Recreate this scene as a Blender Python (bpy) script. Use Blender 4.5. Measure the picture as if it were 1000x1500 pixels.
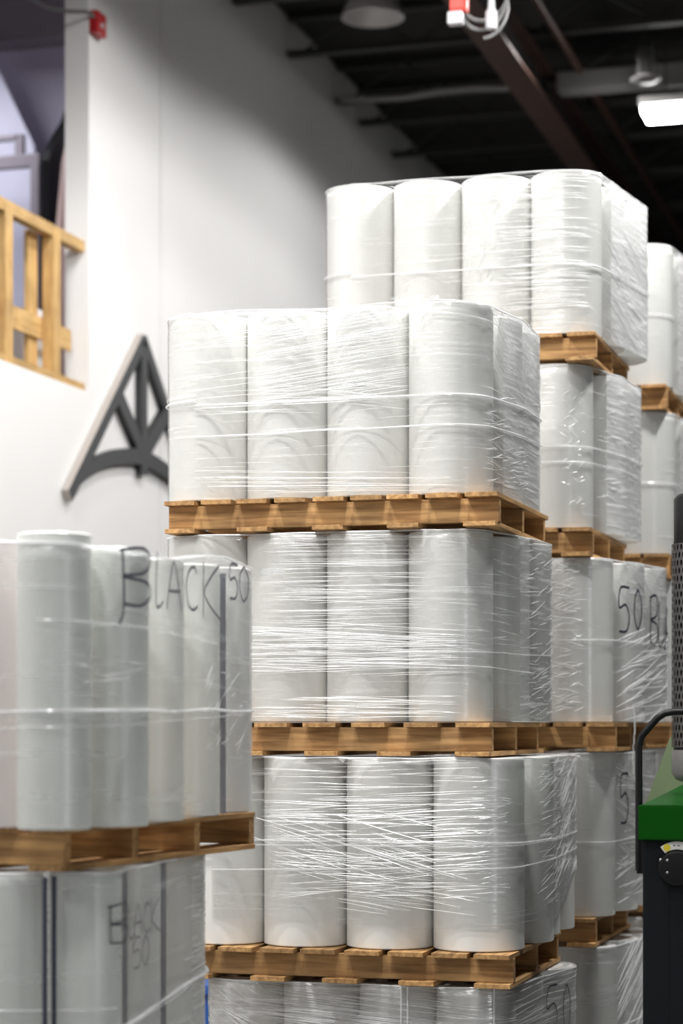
import bpy, bmesh, math, random
from mathutils import Vector, Matrix, noise

for o in list(bpy.data.objects):
    bpy.data.objects.remove(o)
C = bpy.context.scene.collection
R = math.radians
random.seed(7)

# ------------------------------------------------------------------ camera
# world axes follow the warehouse: x along the fronts of the stacks, y down the aisle, z up
cam_data = bpy.data.cameras.new('camera')
cam = bpy.data.objects.new('camera', cam_data)
C.objects.link(cam)
cam.location = (0, 0, 1.82)
cam.rotation_euler = (R(90), 0, R(16.2))
cam_data.sensor_fit = 'VERTICAL'
cam_data.sensor_height = 36
cam_data.sensor_width = 24
cam_data.lens = 77.5
cam_data.shift_y = 0.2067
cam_data.clip_end = 200
cam_data.dof.use_dof = True
cam_data.dof.focus_distance = 8.2
cam_data.dof.aperture_fstop = 1.75
bpy.context.scene.camera = cam

# ------------------------------------------------------------------ world, lamps, exposure
world = bpy.data.worlds.new('world')
bpy.context.scene.world = world
world.use_nodes = True
world.node_tree.nodes['Background'].inputs[0].default_value = (0.9, 0.95, 1.0, 1)
world.node_tree.nodes['Background'].inputs[1].default_value = 0.15


def spot(name, loc, power, size=167, blend=0.06, radius=0.22, color=(1, 0.99, 0.97), rot=(0, 0, 0)):
    d = bpy.data.lights.new(name, 'SPOT')
    d.energy = power
    d.spot_size = R(size)
    d.spot_blend = blend
    d.shadow_soft_size = radius
    d.color = color
    o = bpy.data.objects.new(name, d)
    o.location = loc
    o.rotation_euler = rot
    C.objects.link(o)
    return o


spot('assumed_bay_and_fill_light', (-3.9, 6.35, 7.28), 610, size=118, blend=0.9)  # unseen bay lamp, assumed from the steep shade under the deck boards
spot('assumed_bay_and_fill_light', (-1.75, 6.35, 7.28), 670, size=118, blend=0.9)  # second unseen bay lamp, assumed in the same row
spot('assumed_bay_and_fill_light', (-3.6, 1.0, 7.28), 330)  # unseen fill lamp added on the camera side for the fronts
spot('assumed_bay_and_fill_light', (-2.3, 2.7, 7.28), 480)  # unseen lamp added to brighten the near left stack
spot('assumed_bay_and_fill_light', (-3.1, 12.5, 7.28), 340, blend=0.2)  # unseen bay lamp, assumed from the light's cutoff on the left wall
spot('assumed_bay_and_fill_light', (-4.3, 8.3, 6.9), 300, blend=0.2)  # unseen lamp added to light the opening's jamb and the wall near it
spot('assumed_bay_and_fill_light', (-3.1, 17.5, 7.1), 150, blend=0.2)  # unseen lamp added to brighten the farther part of the left wall
spot('assumed_bay_and_fill_light', (-0.3, 9.9, 6.2), 620)  # unseen right-aisle lamp, assumed from the bright right sides of the stacks
spot('assumed_bay_and_fill_light', (-0.75, 14.2, 6.6), 240)  # another unseen right-aisle lamp, assumed farther along
# daylight added for an assumed loading door in the right-hand wall, behind the camera
dl = bpy.data.lights.new('assumed_door_daylight', 'AREA')
dl.shape = 'RECTANGLE'
dl.size, dl.size_y = 3.0, 3.3
dl.energy = 160
dl.color = (0.95, 0.98, 1.0)
do = bpy.data.objects.new('assumed_door_daylight', dl)
do.location = (10.9, -1.75, 1.75)
do.rotation_euler = (R(90), 0, R(90))
C.objects.link(do)
vs = bpy.context.scene.view_settings
vs.view_transform = 'Standard'
vs.look = 'None'
vs.gamma = 1
vs.use_curve_mapping = False
vs.exposure = 0.4


# ------------------------------------------------------------------ node materials
def new_mat(name):
    m = bpy.data.materials.new(name)
    m.use_nodes = True
    nt = m.node_tree
    nt.nodes.clear()
    out = nt.nodes.new('ShaderNodeOutputMaterial')
    return m, nt, out


def N(nt, kind, **kw):
    n = nt.nodes.new(kind)
    for k, v in kw.items():
        setattr(n, k, v)
    return n


def plain(name, color, rough=0.5, metal=0.0, var=0.06, scale=6.0, bump=0.0, coat=0.0, stretch=(1, 1, 1), detail=4, spec=0.5):
    m, nt, out = new_mat(name)
    b = N(nt, 'ShaderNodeBsdfPrincipled')
    tc = N(nt, 'ShaderNodeTexCoord')
    mp = N(nt, 'ShaderNodeMapping')
    mp.inputs['Scale'].default_value = stretch
    nz = N(nt, 'ShaderNodeTexNoise')
    nz.inputs['Scale'].default_value = scale
    nz.inputs['Detail'].default_value = detail
    mix = N(nt, 'ShaderNodeMix', data_type='RGBA')
    mix.inputs[6].default_value = tuple(max(0, c * (1 - var)) for c in color) + (1,)
    mix.inputs[7].default_value = tuple(min(1, c * (1 + var)) for c in color) + (1,)
    nt.links.new(tc.outputs['Object'], mp.inputs[0])
    nt.links.new(mp.outputs[0], nz.inputs['Vector'])
    nt.links.new(nz.outputs['Fac'], mix.inputs[0])
    nt.links.new(mix.outputs[2], b.inputs['Base Color'])
    b.inputs['Roughness'].default_value = rough
    b.inputs['Metallic'].default_value = metal
    b.inputs['Coat Weight'].default_value = coat
    b.inputs['Specular IOR Level'].default_value = spec
    if bump:
        bp = N(nt, 'ShaderNodeBump')
        bp.inputs['Strength'].default_value = bump
        bp.inputs['Distance'].default_value = 0.01
        nt.links.new(nz.outputs['Fac'], bp.inputs['Height'])
        nt.links.new(bp.outputs[0], b.inputs['Normal'])
    nt.links.new(b.outputs[0], out.inputs[0])
    return m


def wood(name, dark, light, rough=0.7):
    """sawn timber: grain runs along local X, every board its own tint"""
    m, nt, out = new_mat(name)
    b = N(nt, 'ShaderNodeBsdfPrincipled')
    tc = N(nt, 'ShaderNodeTexCoord')
    oi = N(nt, 'ShaderNodeObjectInfo')
    add = N(nt, 'ShaderNodeVectorMath', operation='ADD')
    mul = N(nt, 'ShaderNodeMath', operation='MULTIPLY')
    mul.inputs[1].default_value = 37.0
    mp = N(nt, 'ShaderNodeMapping')
    mp.inputs['Scale'].default_value = (1.2, 16, 16)
    nz = N(nt, 'ShaderNodeTexNoise')
    nz.inputs['Scale'].default_value = 3.2
    nz.inputs['Detail'].default_value = 6
    nz.inputs['Distortion'].default_value = 0.4
    n2 = N(nt, 'ShaderNodeTexNoise')
    n2.inputs['Scale'].default_value = 5.0
    ramp = N(nt, 'ShaderNodeValToRGB')
    ramp.color_ramp.elements[0].position = 0.3
    ramp.color_ramp.elements[0].color = dark + (1,)
    ramp.color_ramp.elements[1].position = 0.68
    ramp.color_ramp.elements[1].color = light + (1,)
    hsv = N(nt, 'ShaderNodeHueSaturation')
    mr = N(nt, 'ShaderNodeMapRange')
    mr.inputs[3].default_value = 0.78
    mr.inputs[4].default_value = 1.15
    mx = N(nt, 'ShaderNodeMath', operation='MULTIPLY')
    mr2 = N(nt, 'ShaderNodeMapRange')
    mr2.inputs[1].default_value = 0.3
    mr2.inputs[2].default_value = 0.6
    mr2.inputs[3].default_value = 0.75
    mr2.inputs[4].default_value = 1.05
    bp = N(nt, 'ShaderNodeBump')
    bp.inputs['Strength'].default_value = 0.35
    bp.inputs['Distance'].default_value = 0.004
    L = nt.links.new
    L(oi.outputs['Random'], mul.inputs[0])
    L(tc.outputs['Object'], add.inputs[0])
    L(mul.outputs[0], add.inputs[1])
    L(add.outputs[0], mp.inputs[0])
    L(mp.outputs[0], nz.inputs['Vector'])
    L(add.outputs[0], n2.inputs['Vector'])
    L(nz.outputs['Fac'], ramp.inputs[0])
    L(ramp.outputs[0], hsv.inputs['Color'])
    L(oi.outputs['Random'], mr.inputs[0])
    L(n2.outputs['Fac'], mr2.inputs[0])
    L(mr.outputs[0], mx.inputs[0])
    L(mr2.outputs[0], mx.inputs[1])
    L(mx.outputs[0], hsv.inputs['Value'])
    L(hsv.outputs[0], b.inputs['Base Color'])
    L(nz.outputs['Fac'], bp.inputs['Height'])
    L(bp.outputs[0], b.inputs['Normal'])
    b.inputs['Roughness'].default_value = rough
    L(b.outputs[0], out.inputs[0])
    return m


def film(name, haze=0.10, streak=0.55, dens=0.0, tint=(0.95, 0.96, 0.97), gloss=0.06, bump=0.5, vscale=70.0, uscale=2.2, tilt=0.0, rough=0.16):
    """clear stretch film: see-through, with bunched whitish threads along the winding direction (UV in metres)"""
    m, nt, out = new_mat(name)
    L = nt.links.new
    tc = N(nt, 'ShaderNodeTexCoord')
    oi = N(nt, 'ShaderNodeObjectInfo')
    mul = N(nt, 'ShaderNodeMath', operation='MULTIPLY')
    mul.inputs[1].default_value = 53.0
    add = N(nt, 'ShaderNodeVectorMath', operation='ADD')
    L(oi.outputs['Random'], mul.inputs[0])
    L(tc.outputs['UV'], add.inputs[0])
    L(mul.outputs[0], add.inputs[1])
    mp = N(nt, 'ShaderNodeMapping')
    mp.inputs['Rotation'].default_value = (0, 0, tilt)
    mp.inputs['Scale'].default_value = (uscale, vscale, 1)
    fine = N(nt, 'ShaderNodeTexNoise')
    fine.inputs['Scale'].default_value = 1.0
    fine.inputs['Detail'].default_value = 3
    fine.inputs['Distortion'].default_value = 0.3
    L(add.outputs[0], mp.inputs[0])
    L(mp.outputs[0], fine.inputs['Vector'])
    mp2 = N(nt, 'ShaderNodeMapping')
    mp2.inputs['Scale'].default_value = (2.0, 6.5, 1)
    big = N(nt, 'ShaderNodeTexNoise')
    big.inputs['Scale'].default_value = 1.0
    big.inputs['Detail'].default_value = 2
    L(add.outputs[0], mp2.inputs[0])
    L(mp2.outputs[0], big.inputs['Vector'])
    # threads where the fine noise peaks, more of them where the broad noise is high
    r1 = N(nt, 'ShaderNodeMapRange')
    r1.inputs[1].default_value = 0.56 - dens
    r1.inputs[2].default_value = 0.72 - dens
    L(fine.outputs['Fac'], r1.inputs[0])
    r2 = N(nt, 'ShaderNodeMapRange')
    r2.inputs[1].default_value = 0.38 - dens
    r2.inputs[2].default_value = 0.62 - dens
    L(big.outputs['Fac'], r2.inputs[0])
    st = N(nt, 'ShaderNodeMath', operation='MULTIPLY')
    L(r1.outputs[0], st.inputs[0])
    L(r2.outputs[0], st.inputs[1])
    sc = N(nt, 'ShaderNodeMath', operation='MULTIPLY_ADD')
    sc.inputs[1].default_value = streak
    sc.inputs[2].default_value = haze
    L(st.outputs[0], sc.inputs[0])
    bp = N(nt, 'ShaderNodeBump')
    bp.inputs['Strength'].default_value = bump
    bp.inputs['Distance'].default_value = 0.006
    L(fine.outputs['Fac'], bp.inputs['Height'])
    tr = N(nt, 'ShaderNodeBsdfTransparent')
    tr.inputs[0].default_value = (0.985, 0.988, 0.99, 1)
    df = N(nt, 'ShaderNodeBsdfDiffuse')
    df.inputs[0].default_value = tint + (1,)
    L(bp.outputs[0], df.inputs['Normal'])
    tl = N(nt, 'ShaderNodeBsdfTranslucent')
    tl.inputs[0].default_value = tint + (1,)
    dm = N(nt, 'ShaderNodeMixShader')
    dm.inputs[0].default_value = 0.3
    L(df.outputs[0], dm.inputs[1])
    L(tl.outputs[0], dm.inputs[2])
    m1 = N(nt, 'ShaderNodeMixShader')
    L(sc.outputs[0], m1.inputs[0])
    L(tr.outputs[0], m1.inputs[1])
    L(dm.outputs[0], m1.inputs[2])
    gl = N(nt, 'ShaderNodeBsdfGlossy')
    gl.inputs['Roughness'].default_value = rough
    L(bp.outputs[0], gl.inputs['Normal'])
    fr = N(nt, 'ShaderNodeFresnel')
    fr.inputs['IOR'].default_value = 1.45
    L(bp.outputs[0], fr.inputs['Normal'])
    fa = N(nt, 'ShaderNodeMath', operation='MULTIPLY_ADD')
    fa.inputs[1].default_value = 0.45
    fa.inputs[2].default_value = gloss
    fa.use_clamp = True
    L(fr.outputs[0], fa.inputs[0])
    m2 = N(nt, 'ShaderNodeMixShader')
    L(fa.outputs[0], m2.inputs[0])
    L(m1.outputs[0], m2.inputs[1])
    L(gl.outputs[0], m2.inputs[2])
    L(m2.outputs[0], out.inputs[0])
    return m


def thread_mat(name, alpha):
    m, nt, out = new_mat(name)
    L = nt.links.new
    tr = N(nt, 'ShaderNodeBsdfTransparent')
    b = N(nt, 'ShaderNodeBsdfPrincipled')
    b.inputs['Base Color'].default_value = (0.93, 0.94, 0.95, 1)
    b.inputs['Roughness'].default_value = 0.22
    b.inputs['Specular IOR Level'].default_value = 0.9
    nz = N(nt, 'ShaderNodeTexNoise')
    nz.inputs['Scale'].default_value = 9
    mr = N(nt, 'ShaderNodeMapRange')
    mr.inputs[1].default_value = 0.35
    mr.inputs[2].default_value = 0.65
    mr.inputs[3].default_value = alpha * 0.55
    mr.inputs[4].default_value = alpha
    tc = N(nt, 'ShaderNodeTexCoord')
    L(tc.outputs['Object'], nz.inputs['Vector'])
    L(nz.outputs['Fac'], mr.inputs[0])
    mx = N(nt, 'ShaderNodeMixShader')
    L(mr.outputs[0], mx.inputs[0])
    L(tr.outputs[0], mx.inputs[1])
    L(b.outputs[0], mx.inputs[2])
    L(mx.outputs[0], out.inputs[0])
    return m


def emitter(name, color, strength):
    m, nt, out = new_mat(name)
    e = N(nt, 'ShaderNodeEmission')
    e.inputs[0].default_value = color + (1,)
    e.inputs[1].default_value = strength
    nt.links.new(e.outputs[0], out.inputs[0])
    return m


M = {}
M['roll'] = plain('white_plastic', (0.78, 0.78, 0.755), 0.32, var=0.025, scale=3, stretch=(3, 3, 0.3))
M['roll_pink'] = plain('pinkish_plastic', (0.85, 0.77, 0.77), 0.3, var=0.02, scale=3, stretch=(3, 3, 0.3))
M['roll_green'] = plain('greenish_white_plastic', (0.85, 0.87, 0.83), 0.3, var=0.025, scale=3, stretch=(3, 3, 0.3))
M['core'] = plain('cardboard', (0.36, 0.24, 0.13), 0.85, var=0.12, scale=20)
M['wood'] = wood('pallet_wood', (0.27, 0.135, 0.045), (0.64, 0.375, 0.15))
M['wood_light'] = wood('planed_pine', (0.46, 0.27, 0.09), (0.66, 0.43, 0.18))
M['film'] = film('stretch_film', haze=0.05, streak=0.42, gloss=0.02)
M['film_thin'] = film('stretch_film_thin', haze=0.05, streak=0.4, dens=-0.03, gloss=0.03)
M['film_thick'] = film('stretch_film_thick', haze=0.2, streak=0.6, dens=0.03, gloss=0.08)
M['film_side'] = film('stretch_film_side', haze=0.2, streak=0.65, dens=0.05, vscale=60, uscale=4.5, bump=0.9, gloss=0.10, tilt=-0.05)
M['film_soft'] = film('stretch_film_soft', haze=0.2, streak=0.4, vscale=22, uscale=1.5, bump=0.25, gloss=0.02, rough=0.3)
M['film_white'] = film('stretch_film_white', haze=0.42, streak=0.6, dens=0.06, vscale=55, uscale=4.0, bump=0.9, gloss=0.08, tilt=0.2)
M['thread'] = thread_mat('film_thread', 0.6)
M['thread_soft'] = thread_mat('film_thread_soft', 0.4)
M['band'] = thread_mat('film_rope', 0.72)
M['marker'] = plain('black_marker_ink', (0.03, 0.03, 0.05), 0.5)
M['marker_faded'] = plain('faded_marker_ink', (0.16, 0.16, 0.19), 0.5)
M['wall'] = plain('painted_concrete', (0.80, 0.79, 0.785), 0.75, var=0.03, scale=1.2, bump=0.08)
M['wall_far'] = plain('dark_far_wall', (0.04, 0.038, 0.036), 0.9, var=0.15)
M['room_wall'] = plain('grey_painted_wall', (0.5, 0.5, 0.5), 0.8, var=0.04)
M['floor'] = plain('concrete_floor', (0.15, 0.15, 0.145), 0.45, var=0.15, scale=1.5)
M['ceiling'] = plain('dark_steel_deck', (0.014, 0.0125, 0.0115), 0.8, var=0.2, scale=2)
M['steel_dark'] = plain('dark_painted_steel', (0.015, 0.014, 0.013), 0.5, var=0.2)
M['steel_rust'] = plain('rusty_brown_steel', (0.075, 0.04, 0.03), 0.45, metal=0.3, var=0.35, scale=4)
M['steel_pale'] = plain('pale_painted_steel', (0.2, 0.195, 0.19), 0.5, var=0.1)
M['black'] = plain('black_plastic', (0.006, 0.006, 0.0065), 0.4, spec=0.25)
M['charcoal'] = plain('charcoal_powder_coat', (0.006, 0.0075, 0.010), 0.45, var=0.08, spec=0.2)
M['sign_face'] = plain('grey_painted_metal', (0.085, 0.087, 0.09), 0.45, var=0.08)
M['sign_side'] = plain('black_painted_metal', (0.014, 0.016, 0.016), 0.5)
M['sign_edge_lit'] = plain('lit_edge_grey', (0.42, 0.38, 0.35), 0.45, var=0.08)  # paler tone painted for light on the left leg's outer edge
M['green'] = plain('green_enamel', (0.001, 0.058, 0.001), 0.35, var=0.05, spec=0.15)
M['green_pale'] = plain('pale_green_enamel', (0.17, 0.22, 0.12), 0.4, var=0.1)
M['perf'] = plain('perforated_grey_steel', (0.085, 0.082, 0.08), 0.4, metal=0.5, var=0.1)
M['grey_steel'] = plain('plain_grey_steel', (0.22, 0.215, 0.21), 0.4, metal=0.3, var=0.12)
M['chrome'] = plain('bright_screw_metal', (0.7, 0.7, 0.7), 0.25, metal=1)
M['yellow'] = plain('yellow_sticker', (0.75, 0.60, 0.03), 0.5)
M['white'] = plain('white_sticker', (0.75, 0.74, 0.72), 0.5)
M['red'] = plain('red_plastic', (0.42, 0.015, 0.02), 0.4)
M['red_bright'] = plain('bright_red_plastic', (0.75, 0.05, 0.03), 0.4)
M['lens'] = plain('clear_strobe_lens', (0.6, 0.6, 0.62), 0.2)
M['cable'] = plain('grey_cable', (0.16, 0.16, 0.16), 0.5)
M['shade'] = plain('spun_aluminium', (0.62, 0.60, 0.59), 0.4, metal=0.2, var=0.05)
M['lamp_on'] = emitter('lit_lamp_lens', (1.0, 0.99, 0.98), 28)
M['lavender'] = plain('lavender_grey_wall', (0.46, 0.43, 0.50), 0.8, var=0.1, scale=1.2)
M['sheet'] = plain('pale_lilac_sheet', (0.46, 0.46, 0.54), 0.5, var=0.06)
M['mauve_grey'] = plain('mauve_grey_frame', (0.20, 0.175, 0.19), 0.5)
M['skin_pink'] = plain('dusty_pink_panel', (0.55, 0.40, 0.36), 0.6)
M['box_white'] = plain('white_box_card', (0.74, 0.72, 0.72), 0.7)
M['teal'] = plain('teal_plastic', (0.10, 0.36, 0.38), 0.5)
M['navy'] = plain('navy_gap_shade', (0.035, 0.04, 0.075), 0.4)  # dark tone painted for the shade in gaps between rolls
M['blue'] = plain('blue_plastic', (0.015, 0.09, 0.36), 0.4)
M['joint'] = plain('joint_sealant', (0.10, 0.10, 0.10), 0.8)


# ------------------------------------------------------------------ helpers
def link(o, parent=None):
    C.objects.link(o)
    if parent is not None:
        o.parent = parent
    return o


def tag(o, label=None, cat=None, group=None, kind=None):
    if label:
        o['label'] = label
    if cat:
        o['category'] = cat
    if group:
        o['group'] = group
    if kind:
        o['kind'] = kind
    return o


def empty(name, loc=(0, 0, 0), rz=0.0):
    o = bpy.data.objects.new(name, None)
    o.location = loc
    o.rotation_euler = (0, 0, rz)
    o.empty_display_size = 0.1
    return link(o)


def bm_obj(name, bm, mat, parent=None, smooth=False, loc=None):
    me = bpy.data.meshes.new(name)
    bm.to_mesh(me)
    bm.free()
    mats = mat if isinstance(mat, (list, tuple)) else [mat]
    for m in mats:
        me.materials.append(m)
    if smooth:
        for p in me.polygons:
            p.use_smooth = True
        me.set_sharp_from_angle(angle=R(40))
    o = bpy.data.objects.new(name, me)
    if loc is not None:
        o.location = loc
    return link(o, parent)


def add_box(bm, c, s, rot=None, bevel=0.0):
    m = Matrix.Translation(c)
    if rot is not None:
        m = m @ rot
    m = m @ Matrix.Diagonal((s[0], s[1], s[2], 1))
    r = bmesh.ops.create_cube(bm, size=1, matrix=m)
    if bevel:
        es = {e for v in r['verts'] for e in v.link_edges}
        bmesh.ops.bevel(bm, geom=list(es), offset=bevel, segments=2, affect='EDGES', profile=0.7)


_mesh_cache = {}


def board(name, size, mat, parent, loc, rz=0.0, rx=0.0):
    """one timber piece, long axis = local X, mesh shared between equal pieces"""
    key = (name, tuple(round(v, 3) for v in size), mat.name)
    if key not in _mesh_cache:
        bm = bmesh.new()
        add_box(bm, (0, 0, 0), size, bevel=min(size) * 0.08)
        me = bpy.data.meshes.new(name)
        bm.to_mesh(me)
        bm.free()
        me.materials.append(mat)
        _mesh_cache[key] = me
    o = bpy.data.objects.new(name, _mesh_cache[key])
    o.location = loc
    o.rotation_euler = (rx, 0, rz)
    return link(o, parent)


def tube(bm, pts, r, seg=8, closed=False):
    pts = [Vector(p) for p in pts]
    n = len(pts)
    rings = []
    prev = None
    for i, p in enumerate(pts):
        if closed:
            t = pts[(i + 1) % n] - pts[i - 1]
        else:
            t = pts[min(i + 1, n - 1)] - pts[max(i - 1, 0)]
        t.normalize()
        up = Vector((0, 0, 1)) if abs(t.z) < 0.95 else Vector((1, 0, 0))
        if prev is not None:
            a = prev - t * prev.dot(t)
            if a.length < 1e-4:
                a = t.cross(up)
        else:
            a = t.cross(up)
        a.normalize()
        prev = a
        b = t.cross(a)
        rad = r(i / max(1, n - 1)) if callable(r) else r
        rings.append([bm.verts.new(p + (a * math.cos(2 * math.pi * k / seg) + b * math.sin(2 * math.pi * k / seg)) * rad) for k in range(seg)])
    m = n if closed else n - 1
    for i in range(m):
        A, B = rings[i], rings[(i + 1) % n]
        for k in range(seg):
            bm.faces.new((A[k], A[(k + 1) % seg], B[(k + 1) % seg], B[k]))
    if not closed:
        bm.faces.new(rings[0][::-1])
        bm.faces.new(rings[-1])


def lathe(bm, prof, seg=48, c=(0, 0, 0), cap=True):
    rings = []
    for (r, z) in prof:
        rings.append([bm.verts.new((c[0] + r * math.cos(2 * math.pi * k / seg), c[1] + r * math.sin(2 * math.pi * k / seg), c[2] + z)) for k in range(seg)])
    for A, B in zip(rings, rings[1:]):
        for k in range(seg):
            bm.faces.new((A[k], A[(k + 1) % seg], B[(k + 1) % seg], B[k]))
    if cap:
        if prof[0][0] > 1e-5:
            bm.faces.new(rings[0][::-1])
        if prof[-1][0] > 1e-5:
            bm.faces.new(rings[-1])


def prism(bm, poly, d0, d1, frame):
    """extrude a 2-D outline between depths d0 and d1; frame(u, v, d) -> world point"""
    a = [bm.verts.new(frame(u, v, d0)) for u, v in poly]
    b = [bm.verts.new(frame(u, v, d1)) for u, v in poly]
    fs = [bm.faces.new(a), bm.faces.new(b[::-1])]
    n = len(poly)
    for i in range(n):
        fs.append(bm.faces.new((a[i], b[i], b[(i + 1) % n], a[(i + 1) % n])))
    return fs


# ------------------------------------------------------------------ the building
WX = -5.64          # inner face of the left wall
TH = 0.17           # wall thickness
CEIL = 7.8
OY0, OY1, OZ0, OZ1 = 7.6, 13.46, 4.0, 7.1     # the raised opening in the left wall

bm = bmesh.new()
add_box(bm, (3, 17.5, -0.1), (28, 47, 0.2))
tag(bm_obj('floor', bm, M['floor']), kind='structure')
bm = bmesh.new()
add_box(bm, (3, 17.5, CEIL + 0.1), (28, 47, 0.2))
tag(bm_obj('ceiling', bm, M['ceiling']), kind='structure')
# left wall is tilt-up panels with recessed sealed joints: one piece per panel
wall = tag(empty('wall_left', (WX - TH / 2, 0, 0)), kind='structure')


def wall_piece(y0, y1, z0, z1):
    b_ = bmesh.new()
    add_box(b_, (0, (y0 + y1) / 2, (z0 + z1) / 2), (TH, y1 - y0, z1 - z0))
    return bm_obj('wall_panel', b_, M['wall'], wall)


J = [-6.0, -0.6, 4.5, 9.65, 14.775, 19.85, 24.95, 30.1, 35.2, 41.0]
for a, b in zip(J, J[1:]):
    a_, b_ = a + 0.012, b - 0.012
    if b_ <= OY0 or a_ >= OY1:
        wall_piece(a_, b_, 0, CEIL)
    else:
        if a_ < OY0:
            wall_piece(a_, OY0, 0, CEIL)
        if b_ > OY1:
            wall_piece(OY1, b_, 0, CEIL)
        y0, y1 = max(a_, OY0), min(b_, OY1)
        wall_piece(y0, y1, 0, OZ0)
        wall_piece(y0, y1, OZ1, CEIL)
for y in J[1:-1]:
    b_ = bmesh.new()
    z0 = 0
    z1 = OZ0 if OY0 < y < OY1 else CEIL
    add_box(b_, (-0.012, y, (z0 + z1) / 2), (TH - 0.03, 0.026, z1 - z0))
    bm_obj('joint_sealant', b_, M['joint'], wall)
bm = bmesh.new()
add_box(bm, (3, 41.1, CEIL / 2), (28, 0.2, CEIL))
tag(bm_obj('wall_back', bm, M['wall_far']), kind='structure')
bm = bmesh.new()
add_box(bm, (11.1, 20.5, CEIL / 2), (0.2, 41, CEIL))
add_box(bm, (11.1, -4.7, CEIL / 2), (0.2, 2.6, CEIL))
add_box(bm, (11.1, -1.7, (CEIL + 3.5) / 2), (0.2, 3.4, CEIL - 3.5))  # gap left below for the assumed loading door
tag(bm_obj('wall_right', bm, M['room_wall']), kind='structure')
bm = bmesh.new()
add_box(bm, (3, -6.1, CEIL / 2), (28, 0.2, CEIL))
tag(bm_obj('wall_front', bm, M['room_wall']), kind='structure')

# raised room behind the opening
bm = bmesh.new()
add_box(bm, (-7.6, 11.5, 3.9), (3.6, 10, 0.2))
tag(bm_obj('floor_mezzanine', bm, M['floor']), kind='structure')
bm = bmesh.new()
add_box(bm, (-9.3, 11.5, 5.9), (0.15, 10, 3.8))
add_box(bm, (-7.5, 16.4, 5.9), (3.5, 0.15, 3.8))
add_box(bm, (-7.5, 6.6, 5.9), (3.5, 0.15, 3.8))
tag(bm_obj('wall_mezzanine', bm, M['lavender']), kind='structure')
bm = bmesh.new()
add_box(bm, (-7.5, 11.5, 7.75), (3.5, 10, 0.1))
tag(bm_obj('ceiling_mezzanine', bm, M['steel_dark']), kind='structure')
d = bpy.data.lights.new('mezzanine_fill_light', 'AREA')  # unseen area light added to brighten the raised room
d.energy = 85
d.size = 1.2
d.color = (0.9, 0.9, 1.0)
o = bpy.data.objects.new('mezzanine_fill_light', d)
o.location = (-8.0, 14.3, 7.1)
C.objects.link(o)

# roof steel
joist_y = [10.4, 11.8, 13.3, 14.8, 16.27, 17.7, 19.15, 19.9, 21.1, 22.5, 24.0, 25.6, 27.2, 28.8, 30.4, 32.0, 34.0, 36.0]
for i, y in enumerate(joist_y):
    j = empty('roof_joist', (0, y, 7.45))
    lit = 18.0 < y < 19.5
    tag(j, 'roof joist crossing above the stacks, %s from the camera' % (
        ['first', 'second', 'third', 'fourth', 'fifth', 'sixth', 'seventh', 'eighth', 'ninth', 'tenth', 'eleventh', 'twelfth', 'thirteenth',
         'fourteenth', 'fifteenth', 'sixteenth', 'seventeenth', 'eighteenth'][i]), 'roof joist', 'roof joists under the dark deck')
    m_ = M['steel_dark']
    b_ = bmesh.new()
    add_box(b_, (2.7, 0, 0), (16.6, 0.09, 0.05))
    bm_obj('lower_chord', b_, m_, j)
    b_ = bmesh.new()
    add_box(b_, (2.7, 0, 0.31), (16.6, 0.1, 0.06))
    bm_obj('upper_chord', b_, m_, j)
    b_ = bmesh.new()
    for k in range(32):
        x0 = -5.5 + k * 0.5
        za, zb = (0.0, 0.31) if k % 2 == 0 else (0.31, 0.0)
        tube(b_, [(x0, 0, za), (x0 + 0.5, 0, zb)], 0.012, 5)
    bm_obj('web_rods', b_, m_, j)

g = empty('roof_girder', (-3.65, 0, 7.2))
tag(g, 'brown steel girder running down the aisle under the dark roof', 'girder')
b_ = bmesh.new()
add_box(b_, (0, 24, -0.1), (0.24, 33, 0.025))
bm_obj('lower_flange', b_, M['steel_rust'], g)
b_ = bmesh.new()
add_box(b_, (0, 24, 0.2), (0.24, 33, 0.025))
bm_obj('upper_flange', b_, M['steel_rust'], g)
b_ = bmesh.new()
add_box(b_, (0, 24, 0.05), (0.03, 33, 0.28))
bm_obj('web', b_, M['steel_dark'], g)

bm = bmesh.new()
tube(bm, [(-3.3, 8, 7.4), (-3.3, 40, 7.4)], 0.035, 10)
tag(bm_obj('sprinkler_pipe', bm, M['steel_rust'], smooth=True), 'thin reddish pipe running beside the brown girder under the roof', 'pipe')
bm = bmesh.new()
add_box(bm, (-1.2, 18.75, 7.32), (4.6, 0.22, 0.16), bevel=0.01)
tag(bm_obj('cable_duct', bm, M['steel_pale']), 'pale grey duct crossing just above the lit ceiling lamp', 'duct')
bm = bmesh.new()
pts = [(-5.5 + i * 0.3, 18.9 + 0.02 * math.sin(i), 7.40 - 0.03 * math.sin(i * 0.9) ** 2) for i in range(9)]
tube(bm, pts, 0.03, 8)
tag(bm_obj('conduit', bm, M['steel_pale'], smooth=True), 'grey conduit sagging from the white wall along a roof joist', 'conduit')


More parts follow.
